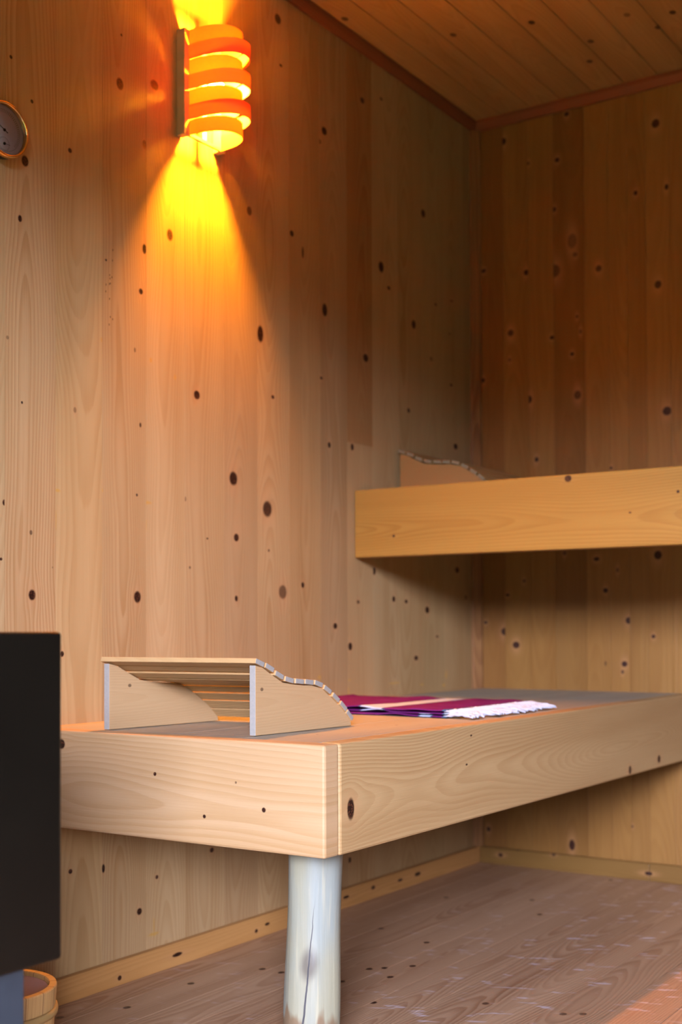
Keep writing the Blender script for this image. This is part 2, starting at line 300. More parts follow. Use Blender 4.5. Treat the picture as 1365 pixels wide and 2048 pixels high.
# ------------------------------------------------------------------ the room
rnd = random.Random(4)
r0 = random.Random(12)
for _ in range(16):
    LEFT_KNOTS.append((-1.515 + r0.choice((0, .01, .018)) + r0.uniform(-.002, .002), r0.uniform(1.25, 1.40), .0011, .0022, .7))
seamsL = [-3.55, -3.43, -3.31, -3.19, -3.07, -2.95, -2.83, -2.71, -2.59, -2.47, -2.35, -2.23, -2.11, -2.0, -1.88, -1.762, -1.643, -1.525, -1.403, -1.287, -1.161,
          -1.042, -.923, -.797, -.68, -.562, -.434, -.31, -.19, -.07, 0.0]
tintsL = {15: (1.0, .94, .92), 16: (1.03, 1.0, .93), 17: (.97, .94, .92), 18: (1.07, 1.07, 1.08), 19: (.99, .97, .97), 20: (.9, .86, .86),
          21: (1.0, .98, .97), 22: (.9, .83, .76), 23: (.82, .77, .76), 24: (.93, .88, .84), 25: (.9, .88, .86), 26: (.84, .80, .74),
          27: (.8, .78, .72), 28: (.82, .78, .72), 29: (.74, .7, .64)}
bm = bmesh.new(); mats = []
for i, (s0, s1) in enumerate(zip(seamsL, seamsL[1:])):
    t = tintsL.get(i, (rnd.uniform(.9, 1.03),) * 3)
    kn = within(LEFT_KNOTS, s0, s1)
    vis = i >= 14
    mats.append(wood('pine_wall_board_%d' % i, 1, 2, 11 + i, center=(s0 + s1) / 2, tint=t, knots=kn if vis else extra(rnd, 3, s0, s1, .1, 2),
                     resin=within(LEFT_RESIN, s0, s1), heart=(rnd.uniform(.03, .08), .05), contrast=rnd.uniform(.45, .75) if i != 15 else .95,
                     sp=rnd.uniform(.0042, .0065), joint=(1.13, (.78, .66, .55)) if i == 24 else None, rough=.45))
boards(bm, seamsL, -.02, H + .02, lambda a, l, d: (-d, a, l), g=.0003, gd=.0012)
box(bm, -.06, -.004, -3.62, .06, -.05, H + .05, len(seamsL) - 2)
wl = struct(link('wall_left', bm, mats))

seamsB = [0.0, .092, .17, .248, .34, .409, .463, .515, .581, .66, .74, .82, .9, .99, 1.07, 1.15, 1.24, 1.33, 1.42, 1.5, 1.59, 1.68, 1.77, 1.86, 1.95, 2.04, 2.13, XR]
tb = [tuple(x * y for x, y in zip(t_, (.66, .52, .30))) for t_ in [(.68, .58, .5), (.78, .72, .62), (.8, .74, .64), (.72, .66, .56), (.84, .78, .68), (.86, .8, .7), (.8, .74, .65), (.88, .83, .74), (.9, .86, .8)]]  # second factor darkens the back boards in place of weaker daylight
bm = bmesh.new(); mats = []
for i, (s0, s1) in enumerate(zip(seamsB, seamsB[1:])):
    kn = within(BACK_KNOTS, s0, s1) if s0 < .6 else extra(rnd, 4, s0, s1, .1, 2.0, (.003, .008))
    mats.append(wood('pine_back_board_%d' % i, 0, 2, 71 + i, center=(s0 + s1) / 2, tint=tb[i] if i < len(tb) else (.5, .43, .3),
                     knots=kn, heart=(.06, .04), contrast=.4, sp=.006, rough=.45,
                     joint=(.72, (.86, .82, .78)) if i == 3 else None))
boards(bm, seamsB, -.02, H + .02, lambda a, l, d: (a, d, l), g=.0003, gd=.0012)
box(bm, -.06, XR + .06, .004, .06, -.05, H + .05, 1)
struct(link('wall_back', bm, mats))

# right and front walls (outside the view), the front one with the open doorway
wm = [wood('pine_side_board_%d' % i, 1, 2, 120 + i, center=-1.0, tint=(.14, .11, .08), knots=[], contrast=.5, heart=(.04, .05)) for i in range(3)]
bm = bmesh.new()
ys = [YF + i * (-YF / 30) for i in range(31)]
for i in range(30):
    boards(bm, ys[i:i + 2], -.02, H + .02, lambda a, l, d: (XR + d, a, l), mi0=i % 3)
box(bm, XR + .004, XR + .06, YF - .06, .06, -.05, H + .05)
struct(link('wall_right', bm, wm))
wf = [wood('pine_front_board_%d' % i, 0, 2, 130 + i, center=1.0, tint=(.14, .11, .08), knots=[], contrast=.5, heart=(.04, .05)) for i in range(3)]
bm = bmesh.new()
def fb(x0, x1, z0, z1):
    nb = max(1, round((x1 - x0) / .118)); xs = [x0 + (x1 - x0) * i / nb for i in range(nb + 1)]
    for i in range(nb): boards(bm, xs[i:i + 2], z0, z1, lambda a, l, d: (a, YF - d, l), mi0=i % 3)
    box(bm, x0, x1, YF - .09, YF - .004, z0, z1)
fb(-.02, DX0, -.02, H + .02); fb(DX1, XR + .02, -.02, H + .02); fb(DX0, DX1, DZ, H + .02)
struct(link('wall_front', bm, wf))

# ceiling boards run front to back
cp = .0931; xs = [-.001 + cp * i for i in range(26)]
bm = bmesh.new(); mats = []
for i in range(25):
    mats.append(wood('ceiling_board_%d' % i, 0, 1, 160 + i, light=(.86, .5, .22), dark=(.55, .26, .09), center=(xs[i] + xs[i + 1]) / 2,
                     tint=(rnd.uniform(.86, .96),) * 3, knots=[(k_[0], k_[1], .008, .011, k_[4]) for k_ in within(CEIL_KNOTS, xs[i], xs[i + 1])] if i < 9 else [],
                     contrast=.5, heart=(.05, .05), rough=.5))
boards(bm, xs, YF - .02, .02, lambda a, l, d: (a, l, H + d), g=.0016, gd=.004)
box(bm, -.06, XR + .1, YF - .1, .06, H + .006, H + .1, 0)
struct(link('ceiling', bm, mats))

# floor boards, same direction
fp = .0953; x0f = .66 - 7 * fp; xs = [x0f + fp * i for i in range(26)]
bm = bmesh.new(); mats = []
FL = (.82, .49, .33); FD = (.48, .22, .12)
for i in range(25):
    kn = [(k_[0], k_[1], .0065, .008, k_[4]) for k_ in within(FLOOR_KNOTS, xs[i], xs[i + 1])]
    mats.append(wood('floor_board_%d' % i, 0, 1, 210 + i, light=FL, dark=FD, center=(xs[i] + xs[i + 1]) / 2,
                     tint=(rnd.uniform(.84, 1.05),) * 3, knots=kn, contrast=.9, heart=(.03, .05), rough=.42, spec=.5, scuff=True))
boards(bm, xs, YF - .1, .02, lambda a, l, d: (a, l, -d), g=.0007, gd=.004)
box(bm, -.06, XR + .1, YF - .1, .06, -.06, -.005, 0)
struct(link('floor', bm, mats))

# baseboards
BT, BH = .014, .0463
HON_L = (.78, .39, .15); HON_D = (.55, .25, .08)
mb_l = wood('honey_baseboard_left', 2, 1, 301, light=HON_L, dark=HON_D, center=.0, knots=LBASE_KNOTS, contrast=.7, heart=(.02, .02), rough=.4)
mb_b = wood('honey_baseboard_back_shaded', 2, 0, 302, light=(.29, .15, .045), dark=(.2, .09, .025), center=.0, knots=BBASE_KNOTS, contrast=.7, heart=(.02, .02), rough=.4)  # honey darkened in the colour, standing in for weaker daylight at the back
bm = bmesh.new(); box(bm, 0, BT, YF, 0, 0, BH); struct(link('baseboard_left', bm, mb_l, bevel=.0012))
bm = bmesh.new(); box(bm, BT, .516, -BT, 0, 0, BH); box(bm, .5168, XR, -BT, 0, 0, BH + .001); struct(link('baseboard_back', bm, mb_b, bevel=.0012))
bm = bmesh.new(); box(bm, XR - BT, XR, YF, -BT, 0, BH); struct(link('baseboard_right', bm, mb_l, bevel=.0012))

# dark reddish battens: ceiling edges and the vertical corner
RED_L = (.36, .115, .05); RED_D = (.22, .06, .03)
mt1 = wood('red_batten_left', 2, 1, 311, light=RED_L, dark=RED_D, center=H, knots=[], contrast=.5, heart=(.02, .02), rough=.45)
mt2 = wood('red_batten_back', 2, 0, 312, light=RED_L, dark=RED_D, center=H, knots=[], contrast=.5, heart=(.02, .02), rough=.45)
mt3 = wood('batten_corner', 0, 2, 313, light=(.40, .19, .08), dark=(.2, .07, .03), center=0, knots=[], contrast=.8, heart=(.02, .02), rough=.45)
TA, TW = .0304, .016
bm = bmesh.new()
prism(bm, [(0, YF, H), (0, YF, H - TA), (.007, YF, H - TA), (TW, YF, H - .012), (TW, YF, H)], (0, -YF, 0)); struct(link('trim_1', bm, mt1, bevel=.001))
bm = bmesh.new()
prism(bm, [(0, 0, H), (0, 0, H - TA), (0, -.007, H - TA), (0, -TW, H - .012), (0, -TW, H)], (XR, 0, 0)); struct(link('trim_2', bm, mt2, bevel=.001))
bm = bmesh.new()
prism(bm, [(0, 0, BH), (0, -.03, BH), (.006, -.03, BH), (.022, -.008, BH), (.022, 0, BH)], (0, 0, H - TA - BH)); struct(link('trim_3', bm, mt3, bevel=.0015))

# ground outside the doorway
gm = NT('grass'); gn = gm.noise(gm.pos(), 6, 6)
gm.bsdf(gm.mix(gn, (.05, .09, .02), (.16, .2, .05)), .9, .1)
bm = bmesh.new(); box(bm, -9, 12, -22, YF - .1, -.3, -.2); struct(link('ground', bm, gm.m))

# ------------------------------------------------------------------ lower bench
BW, BY0, LT, LB_ = .6398, -1.7206, .5, .3333
BN_L = (.75, .49, .31); BN_D = (.54, .30, .13)
bench = thing('sauna_bench', 'low pale pine platform bench on a round log leg along the left wall', 'bench', (.32, -.86, 0))
def child(o, root): o.parent = root; o.matrix_parent_inverse = Matrix.Translation(-Vector(root.location)); return o
m_end = wood('bench_end_wood', 2, 0, 401, light=BN_L, dark=BN_D, center=.39, knots=END_KNOTS, contrast=.5, sp=.0085, heart=(.05, .045), rough=.5, halo=.1)
m_side = wood('bench_side_wood', 2, 1, 402, light=(.70, .46, .25), dark=(.46, .24, .10), center=.42, knots=SIDE_KNOTS, contrast=.6, sp=.0042, heart=(.04, .05), rough=.5)
bm = bmesh.new(); box(bm, .0015, BW - .001, BY0, BY0 + .038, LB_, LT)
child(link('end_board', bm, m_end, bevel=.004), bench)
bm = bmesh.new(); box(bm, BW - .038, BW, BY0 + .0395, -.0005, LB_ - .0005, LT)
child(link('side_board', bm, m_side, bevel=.004), bench)
pw = (BW - .040 - .024) / 4
for i in range(4):
    a0 = .022 + pw * i
    mm = wood('bench_plank_wood_%d' % i, 0, 1, 410 + i, light=(.55, .48, .43), dark=(.42, .35, .29), center=a0 + pw / 2,  # planks greyed in the colour to offset the lamp's orange light
              knots=extra(rnd, 2, a0, a0 + pw, -1.65, -1.2, (.002, .004)), contrast=.6, heart=(.04, .04), rough=.5)
    bm = bmesh.new(); box(bm, a0 + .0007, a0 + pw - .0007, BY0 + .0402, -.0005, LT - .032, LT - .001)
    child(link('deck_plank', bm, mm, bevel=.0012), bench)
m_rail = wood('bench_rail_wood', 0, 1, 420, light=BN_L, dark=BN_D, center=.01)
bm = bmesh.new(); box(bm, .0005, .0218, BY0 + .0402, -.0005, LT - .075, LT - .001)
child(link('wall_ledger', bm, m_rail, bevel=.001), bench)
# peeled log leg
n = NT('peeled_log')
p = n.sep(n.pos())
P = n.comb(p[0], p[1], p[2])
big = n.noise(n.vmath('MULTIPLY', P, (14, 14, 3)), 1, 3)
fine = n.noise(n.vmath('MULTIPLY', P, (170, 170, 6)), 1, 3)
col = n.mix(n.smooth(big, .35, .7), (.245, .225, .135), (.205, .22, .175))
col = n.mix(n.math('MULTIPLY', n.smooth(fine, .55, .75), .35), col, (.42, .36, .2))
# bark remains near the foot
bk = n.noise(n.vmath('MULTIPLY', P, (38, 38, 9)), 1, 2)
bz = n.math('MULTIPLY_ADD', bk, -.12, p[2])
col = n.mix(n.smooth(bz, .012, -.005), col, (.17, .11, .055))
# split running down the front, through a knot
sx = n.math('SUBTRACT', n.math('ADD', n.math('MULTIPLY', p[0], .83), n.math('MULTIPLY', p[1], .55)), n.math('MULTIPLY_ADD', p[2], .105, -.4585))
sx = n.math('ADD', sx, n.math('MULTIPLY_ADD', n.noise(n.vmath('MULTIPLY', P, (1, 1, 30)), 1, 2), .006, -.003))
wid = n.smooth(p[2], .33, .02, .0001, .0016)
crk = n.math('LESS_THAN', n.math('ABSOLUTE', sx), wid)
front = n.math('LESS_THAN', n.math('SUBTRACT', n.math('MULTIPLY', p[1], .83), n.math('MULTIPLY', p[0], .55)), -1.62)
crk = n.math('MULTIPLY', n.math('MULTIPLY', crk, front), n.smooth(p[2], .26, .2))
kv = n.comb(n.math('MULTIPLY', sx, 85), 0.0, n.math('MULTIPLY_ADD', p[2], 45, -45 * .15))
kd = n.length(kv)
col = n.mix(n.math('MULTIPLY', n.math('MULTIPLY', n.smooth(kd, 1.6, .5), front), .8), col, (.10, .08, .055))
col = n.mix(crk, col, (.05, .045, .04))
n.bsdf(col, .5, .4, bump=n.math('MULTIPLY_ADD', crk, -2.0, fine), bump_d=.0008)
bm = bmesh.new(); prev = None; NV = 40
for j in range(30):
    z = LB_ * j / 29 * 1.0
    t = j / 29
    cx = .529 + .011 * t; cy = -1.6
    r0 = .0445 - .0015 * t + .0012 * math.sin(z * 21)
    ring = []
    for i in range(NV):
        th = 2 * math.pi * i / NV
        r = r0 * (1 + .018 * math.sin(3 * th + 1 + z * 2) + .012 * math.sin(7 * th + z * 9))
        # knot bulge
        dth = (th - math.radians(-57) + math.pi) % (2 * math.pi) - math.pi
        r += .004 * math.exp(-(dth / .16) ** 2 - ((z - .15) / .016) ** 2)
        ring.append(bm.verts.new((cx + r * math.cos(th), cy + r * math.sin(th), z)))
    if prev:
        for i in range(NV): bm.faces.new((prev[i], prev[(i + 1) % NV], ring[(i + 1) % NV], ring[i]))
    else: bm.faces.new(ring[::-1])
    prev = ring
bm.faces.new(prev)
leg = child(link('leg', bm, n.m, smooth=True), bench); leg['label'] = 'peeled whitish round log leg with a long drying split'

# ------------------------------------------------------------------ upper bench
UY, UT, UB = -.651, 1.0124, .8463
ub = thing('sauna_bench', 'high pine bench fixed across the back wall', 'bench', (1.1, -.32, UB))
m_up = wood('upper_bench_front_wood', 2, 0, 440, light=(.53, .265, .06), dark=(.38, .165, .03), center=.93, knots=UPPER_KNOTS, contrast=.7, sp=.006, heart=(.03, .05), rough=.45, halo=.1)  # lamplight orange and lack of daylight put into the front board's colour
bm = bmesh.new(); box(bm, .0015, XR - .0015, UY, UY + .038, UB, UT)
child(link('front_board', bm, m_up, bevel=.003), ub)
pw = (-UY - .04) / 5
for i in range(5):
    a0 = UY + .0395 + pw * i
    mm = wood('upper_plank_wood_%d' % i, 1, 0, 450 + i, light=(.72, .45, .22), dark=(.52, .28, .11), center=a0 + pw / 2, contrast=.6, knots=[])
    bm = bmesh.new(); box(bm, .0245, XR - .0015, a0 + .0008, a0 + pw - .0008, UT - .032, UT - .001)
    child(link('deck_plank', bm, mm, bevel=.001), ub)

# ------------------------------------------------------------------ headrests
PANEL = [(0, .1131), (.0193, .1085), (.0428, .0961), (.0708, .0829), (.098, .079), (.1259, .0763), (.1486, .0754), (.1775, .069),
         (.1981, .0566), (.2221, .0413), (.2464, .0256), (.2618, .0085), (.264, 0)]
SLATS = [(.007, .1172), (.0323, .1085), (.0574, .0955), (.0838, .0870), (.1114, .0836), (.1378, .0815), (.1645, .0775), (.1902, .0665), (.2146, .0515), (.2366, .0358), (.2556, .0188)]
def headrest(mapf, label, mp, ms, mend):
    """mapf(s along the curve side, t across 0..1, z)"""
    root = thing('wooden_headrest', label, 'headrest', mapf(.13, .5, 0), 'curved slatted headrests')
    for t0, t1 in ((0.0, .037), (.963, 1.0)):
        bm = bmesh.new()
        pts = [(-.0, 0)] + [(s_ + (0 if s_ else 0), z) for s_, z in PANEL]
        a = [bm.verts.new(mapf(s_, t0, z)) for s_, z in pts]; b = [bm.verts.new(mapf(s_, t1, z)) for s_, z in pts]
        bm.faces.new(a); bm.faces.new(b[::-1]); N_ = len(pts)
        for i in range(N_): bm.faces.new((a[i], b[i], b[(i + 1) % N_], a[(i + 1) % N_])).material_index = 1 if i in (0,) else 0
        child(link('side_panel', bm, [mp, mend], bevel=.0007), root)
    for i, (s_, z) in enumerate(SLATS):
        sa, za = SLATS[max(i - 1, 0)]; sb, zb = SLATS[min(i + 1, len(SLATS) - 1)]
        d = Vector((sb - sa, zb - za)).normalized(); nn = Vector((-d.y, d.x))
        w2 = .0113; h2 = .0042
        cs = Vector((s_, z))
        q_ = [cs - d * w2 - nn * h2, cs + d * w2 - nn * h2, cs + d * w2 + nn * h2, cs - d * w2 + nn * h2]
        bm = bmesh.new()
        a = [bm.verts.new(mapf(p_.x, -.012, p_.y)) for p_ in q_]; b = [bm.verts.new(mapf(p_.x, 1.012, p_.y)) for p_ in q_]
        bm.faces.new(a).material_index = 1; bm.faces.new(b[::-1]).material_index = 1
        for j in range(4): bm.faces.new((a[j], b[j], b[(j + 1) % 4], a[(j + 1) % 4]))
        child(link('slat', bm, [ms, mend], bevel=.0009), root)
    return root
m_hp = wood('headrest_panel_wood', 2, 1, 501, light=(.72, .46, .27), dark=(.58, .33, .17), center=.55, contrast=.35, sp=.004, heart=(.03, .03), rough=.5,
            knots=[(.574, -1.625, .003, .004, .5)])
m_hs = wood('headrest_slat_wood', 1, 0, 502, light=(.74, .47, .25), dark=(.6, .34, .16), center=-1.5, contrast=.4, rough=.5, knots=[])
m_he = plain('weathered_end_grain', (.25, .225, .18), .7, .2, var=.15, scale=300)
A0, A1 = Vector((.148, -1.672)), Vector((.174, -1.408))       # left panel foot
B0, B1 = Vector((.451, -1.641)), Vector((.463, -1.378))       # right panel foot
def map_low(s_, t, z):
    u_ = s_ / .264
    p_ = (A0 + (A1 - A0) * u_) * (1 - t) + (B0 + (B1 - B0) * u_) * t
    return Vector((p_.x, p_.y, LT + z))
headrest(map_low, 'pale curved slatted headrest on the near end of the low bench', m_hp, m_hs, m_he)
m_hp2 = wood('upper_headrest_panel_wood', 2, 0, 503, light=(.46, .22, .08), dark=(.36, .16, .05), center=1.05, contrast=.3, knots=[], heart=(.03, .03), rough=.5)
m_hs2 = wood('upper_headrest_slat_wood', 0, 1, 504, light=(.5, .27, .11), dark=(.4, .2, .07), center=.1, contrast=.4, knots=[], rough=.5)
m_he2 = plain('upper_end_grain', (.17, .12, .06), .7, .2, var=.15, scale=300)
def map_up(s_, t, z): return Vector((.012 + s_, -.448 + .30 * t, UT + z))
headrest(map_up, 'orange-toned curved headrest behind the high bench front board', m_hp2, m_hs2, m_he2)

# ------------------------------------------------------------------ folded towel
n = NT('towel_cloth'); p = n.sep(n.pos())
wv = n.noise(n.pos(), 900, 1); bl = n.noise(n.pos(), 25, 2)
mag = n.mix(bl, (.085, .007, .06), (.14, .024, .12))
sx = n.math('ADD', p[0], n.math('MULTIPLY_ADD', n.noise(n.comb(0.0, p[1], 0.0), 9, 1), .012, -.006))
d1 = n.math('ABSOLUTE', n.math('SUBTRACT', sx, .345))
lay = n.math('LESS_THAN', p[2], LT + .0075)
d2 = n.math('ABSOLUTE', n.math('SUBTRACT', sx, .472))
white1 = n.math('MULTIPLY', n.math('LESS_THAN', d1, .026), n.math('SUBTRACT', 1.0, lay))
edge1 = n.math('MULTIPLY', n.math('LESS_THAN', d1, .031), n.math('SUBTRACT', 1.0, lay))
white2 = n.math('MULTIPLY', n.math('LESS_THAN', d2, .013), lay); edge2 = n.math('MULTIPLY', n.math('LESS_THAN', d2, .016), lay)
edge3 = n.math('GREATER_THAN', sx, .512)
GR = (.06, .09, .14); WH = (.36, .385, .46)
c = n.mix(n.math('MAXIMUM', n.math('MAXIMUM', edge1, edge2), edge3), mag, GR)
c = n.mix(n.math('MAXIMUM', white1, white2), c, WH)
c = n.mix(n.math('MULTIPLY', wv, .25), c, n.mix(1.0, c, (.6, .6, .6), 'MULTIPLY'))
n.bsdf(c, 1.0, 0.0, bump=wv, bump_d=.0006)
tw = thing('towel', 'folded magenta towel with a white stripe and white tassels on the low bench', 'towel', (.31, -.95, LT))
TX0, TX1, TY0, TY1 = .07, .518, -1.135, -.765
def wave(x, y, k_):
    return .0026 * math.sin(31 * x + 1.7 * k_ + 4 * y) + .0018 * math.sin(57 * x - 9 * y + 2.1 * k_)
def slab(bm, z0, thick, k_, ins, y0=TY0, y1=TY1, x0=TX0, x1=TX1, nx=60, ny=26):
    def env(y):      # rounded folded edge at the front
        e = min(1.0, max(0.0, (y - y0) / .008)); return math.sqrt(1 - (1 - e) ** 2)
    T = []; B = []
    for j in range(ny + 1):
        f_ = (j / ny); f_ = f_ * f_ * (3 - 2 * f_) * .5 + f_ * .5
        rt = []; rb = []
        for i in range(nx + 1):
            x = x0 + (x1 - x0) * i / nx; y = y0 + (y1 - y0) * f_
            sk = -.04 * (x1 - x) * (-1) * (1 - f_)      # front edge runs slightly askew
            y_ = y + sk + .003 * math.sin(19 * x + k_) * (1 - f_)
            lift = max(0, wave(x, y, k_)) * (1.0 if k_ else .6)
            h_ = thick * (.35 + .65 * env(y))
            m_ = (thick - h_) / 2
            rt.append(bm.verts.new((x, y_, z0 + lift + thick - m_))); rb.append(bm.verts.new((x, y_, z0 + lift + m_)))
        T.append(rt); B.append(rb)
    for j in range(ny):
        for i in range(nx):
            bm.faces.new((T[j][i], T[j][i + 1], T[j + 1][i + 1], T[j + 1][i])); bm.faces.new((B[j][i], B[j + 1][i], B[j + 1][i + 1], B[j][i + 1]))
    for i in range(nx):
        bm.faces.new((T[0][i], B[0][i], B[0][i + 1], T[0][i + 1])); bm.faces.new((T[ny][i], T[ny][i + 1], B[ny][i + 1], B[ny][i]))
    for j in range(ny):
        bm.faces.new((T[j][0], T[j + 1][0], B[j + 1][0], B[j][0])); bm.faces.new((T[j][nx], B[j][nx], B[j + 1][nx], T[j + 1][nx]))
bm = bmesh.new()
slab(bm, LT + .0002, .0036, 0, 0); slab(bm, LT + .0056, .0036, 1, 0, y0=TY0 + .004, x1=TX1 - .004); slab(bm, LT + .0112, .0038, 2, 0, y0=TY0 + .001)
child(link('folded_cloth', bm, n.m, smooth=True), tw)
fm = plain('white_cotton', (.38, .385, .40), .9, .1, var=.08, scale=200)
bm = bmesh.new(); r2 = random.Random(9)
for k_ in range(3):
    for i in range(26):
        y = TY0 + .004 + (TY1 - TY0) * i / 26 + r2.uniform(-.003, .003)
        x = TX1 - .004; z = LT + .003 + .005 * k_
        L = r2.uniform(.06, .085); dy = r2.uniform(-.018, .018); pts = []; rr = []
        for j in range(9):
            t = j / 8
            zz = max(LT + .0024, z * (1 - t) + (LT + .003 + .004 * r2.random()) * t + .003 * math.sin(t * math.pi))
            pts.append((x + L * t, y + dy * t * t + .0015 * math.sin(t * 9 + i), zz))
            rr.append(.0020 + .0009 * math.sin(t * 26 + i) + (.0020 if j in (2, 6) else 0))
        tube(bm, pts, rr, 6)
fr_ = child(link('fringe', bm, fm, smooth=True), tw); fr_['label'] = 'white knotted tassels'; fr_['kind'] = 'stuff'

# ------------------------------------------------------------------ wall lamp
LY0, LY1, LZ0, LZ1 = -1.313, -1.181, 1.677, 1.895
lamp = thing('wall_lamp', 'glowing wooden wall lamp of bent veneer bands high on the left wall', 'lamp', (0, (LY0 + LY1) / 2, (LZ0 + LZ1) / 2))
m_lb = wood('lamp_board_wood', 1, 2, 601, light=(.95, .7, .42), dark=(.7, .45, .25), center=-1.25, contrast=.4, knots=[], rough=.6)
bm = bmesh.new()
box(bm, .0006, .022, LY0, LY0 + .016, LZ0, LZ1); box(bm, .0006, .022, LY1 - .016, LY1, LZ0, LZ1)
box(bm, .015, .0215, LY0 + .016, LY1 - .016, LZ0 + .0005, LZ0 + .008); box(bm, .015, .0215, LY0 + .016, LY1 - .016, LZ1 - .008, LZ1 - .0005)
child(link('back_board', bm, m_lb, bevel=.0012), lamp)
def veneer(nm, tf, tcol):
  n = NT(nm)
  fb_ = n.noise(n.vmath('MULTIPLY', n.pos(), (30, 30, 400)), 1, 2)
  c = n.mix(fb_, (.52, .31, .15), (.46, .25, .1))
  pb = n.bsdf(c, .6, .2)
  tr = n.t.nodes.new('ShaderNodeBsdfTranslucent'); tr.inputs['Color'].default_value = (*tcol, 1)
  mx = n.t.nodes.new('ShaderNodeMixShader'); mx.inputs[0].default_value = tf
  n.t.links.new(pb.outputs[0], mx.inputs[1]); n.t.links.new(tr.outputs[0], mx.inputs[2]); n.t.links.new(mx.outputs[0], n.out.inputs[0])
  return n.m
vm_out = veneer('bent_veneer_outer', .5, (.85, .27, .02)); vm_in = veneer('bent_veneer_inner', .65, (.8, .36, .09))
yc = (LY0 + LY1) / 2; hw = (LY1 - LY0) / 2
bh = (LZ1 - LZ0) / 7
for i in range(7):
    inner = i % 2 == 0
    D = .086 if inner else .107; W = hw - (.0145 if inner else .0125)
    z0 = LZ0 + bh * i + .0005; z1 = z0 + bh - .001
    if inner:
        z0 -= .0012 if i else 0; z1 += .0012 if i < 6 else 0
    bm = bmesh.new(); rows = []
    for s_ in range(41):
        th = math.pi * s_ / 40
        ct, st_ = math.cos(th), math.sin(th)
        ex = 2 / 2.3
        px_ = math.copysign(abs(ct) ** ex, ct) * W; py_ = abs(st_) ** ex * D
        k2 = .0011
        lo = math.hypot(ct, st_)
        X0, Y0 = .0222 + py_, yc - px_
        X1, Y1 = X0 - k2 * st_, Y0 + k2 * ct
        rows.append([bm.verts.new(v) for v in ((X0, Y0, z0), (X0, Y0, z1), (X1, Y1, z1), (X1, Y1, z0))])
    for A_, B_ in zip(rows, rows[1:]):
        for j in range(4): bm.faces.new((A_[j], A_[(j + 1) % 4], B_[(j + 1) % 4], B_[j]))
    bm.faces.new(rows[0]); bm.faces.new(rows[-1][::-1])
    child(link('veneer_band', bm, vm_in if inner else vm_out, smooth=False), lamp)
m_sock = plain('lamp_socket_ceramic', (.7, .68, .62), .4)
bx_ = Matrix.Rotation(math.radians(90), 3, 'Y')
bm = bmesh.new(); lathe(bm, [(.0, .0), (.011, 0), (.011, .012), (.009, .014), (0, .014)], 24, loc=(.0202, yc, 1.780), rot=bx_)
box(bm, .0155, .020, yc - .007, yc + .007, LZ0 + .0082, LZ1 - .0082)
child(link('lamp_socket', bm, m_sock), lamp)
nb = NT('lit_bulb_glass'); em = nb.t.nodes.new('ShaderNodeEmission'); em.inputs[0].default_value = (1, .35, .012, 1); em.inputs[1].default_value = BULB
nb.t.links.new(em.outputs[0], nb.out.inputs[0])
bm = bmesh.new(); lathe(bm, [(0, 0), (.009, .0005), (.013, .004), (.019, .012), (.021, .019), (.018, .028), (.011, .034), (0, .036)], 24, loc=(.0345, yc, 1.780), rot=bx_)
child(link('light_bulb', bm, nb.m, smooth=True), lamp)

# ------------------------------------------------------------------ thermometer
th_c = Vector((0, -1.781, 1.529))
thm = thing('thermometer', 'round gilt-rimmed dial thermometer on the left wall at the frame edge', 'thermometer', th_c)
rotx = Matrix.Rotation(math.radians(90), 3, 'Y')       # local z -> world x
def disc(name, prof, mat, smooth=True, at=th_c, nseg=64, close=False):
    bm = bmesh.new(); lathe(bm, prof, nseg, loc=at, rot=rotx, close=close); return child(link(name, bm, mat, smooth=smooth), thm)
m_case = plain('black_case', (.012, .011, .011), .35)
m_gold = plain('gilt_metal', (.85, .55, .22), .18, metal=1.0, var=.05)
disc('case', [(0, .001), (.044, .001), (.046, .004), (.046, .017), (.0, .017)], m_case, False)
disc('rim', [(.044, .0172), (.0478, .0172), (.0484, .021), (.0472, .0262), (.0452, .0272), (.0432, .0262), (.0425, .0205)], m_gold, close=True)
n = NT('dial_face'); p = n.sep(n.pos())
dy = n.math('SUBTRACT', p[1], th_c.y); dz = n.math('SUBTRACT', p[2], th_c.z)
rad = n.length(n.comb(dy, dz, 0.0)); ang = n.math('ARCTAN2', dz, dy)
tick = n.math('LESS_THAN', n.math('FRACT', n.math('MULTIPLY', ang, 60 / (2 * math.pi))), .3)
ringm = n.math('MULTIPLY', n.smooth(rad, .0295, .030), n.smooth(rad, .0345, .034))
arc = n.math('GREATER_THAN', n.math('ADD', dz, .022), 0.0)
fm_ = n.math('MULTIPLY', n.math('MULTIPLY', tick, ringm), arc)
sy_, sz_ = n.math('SUBTRACT', dy, 0.0), n.math('ADD', dz, .0235)
r2_ = n.length(n.comb(sy_, sz_, 0.0))
t2 = n.math('LESS_THAN', n.math('FRACT', n.math('MULTIPLY', n.math('ARCTAN2', sz_, sy_), 30 / (2 * math.pi))), .35)
fm2 = n.math('MULTIPLY', t2, n.math('MULTIPLY', n.smooth(r2_, .0098, .0102), n.smooth(r2_, .0125, .0121)))
line1 = n.math('LESS_THAN', n.math('ABSOLUTE', n.math('SUBTRACT', rad, .0352)), .0003)
c = n.mix(n.math('MULTIPLY', n.math('MAXIMUM', n.math('MAXIMUM', fm_, fm2), line1), .65), (.85, .82, .95), (.15, .13, .15))
n.bsdf(c, .6, .3)
disc('dial', [(0, .0176), (.043, .0176), (.043, .0186), (0, .0186)], n.m, False)
m_blk = plain('hand_black', (.02, .015, .015), .4)
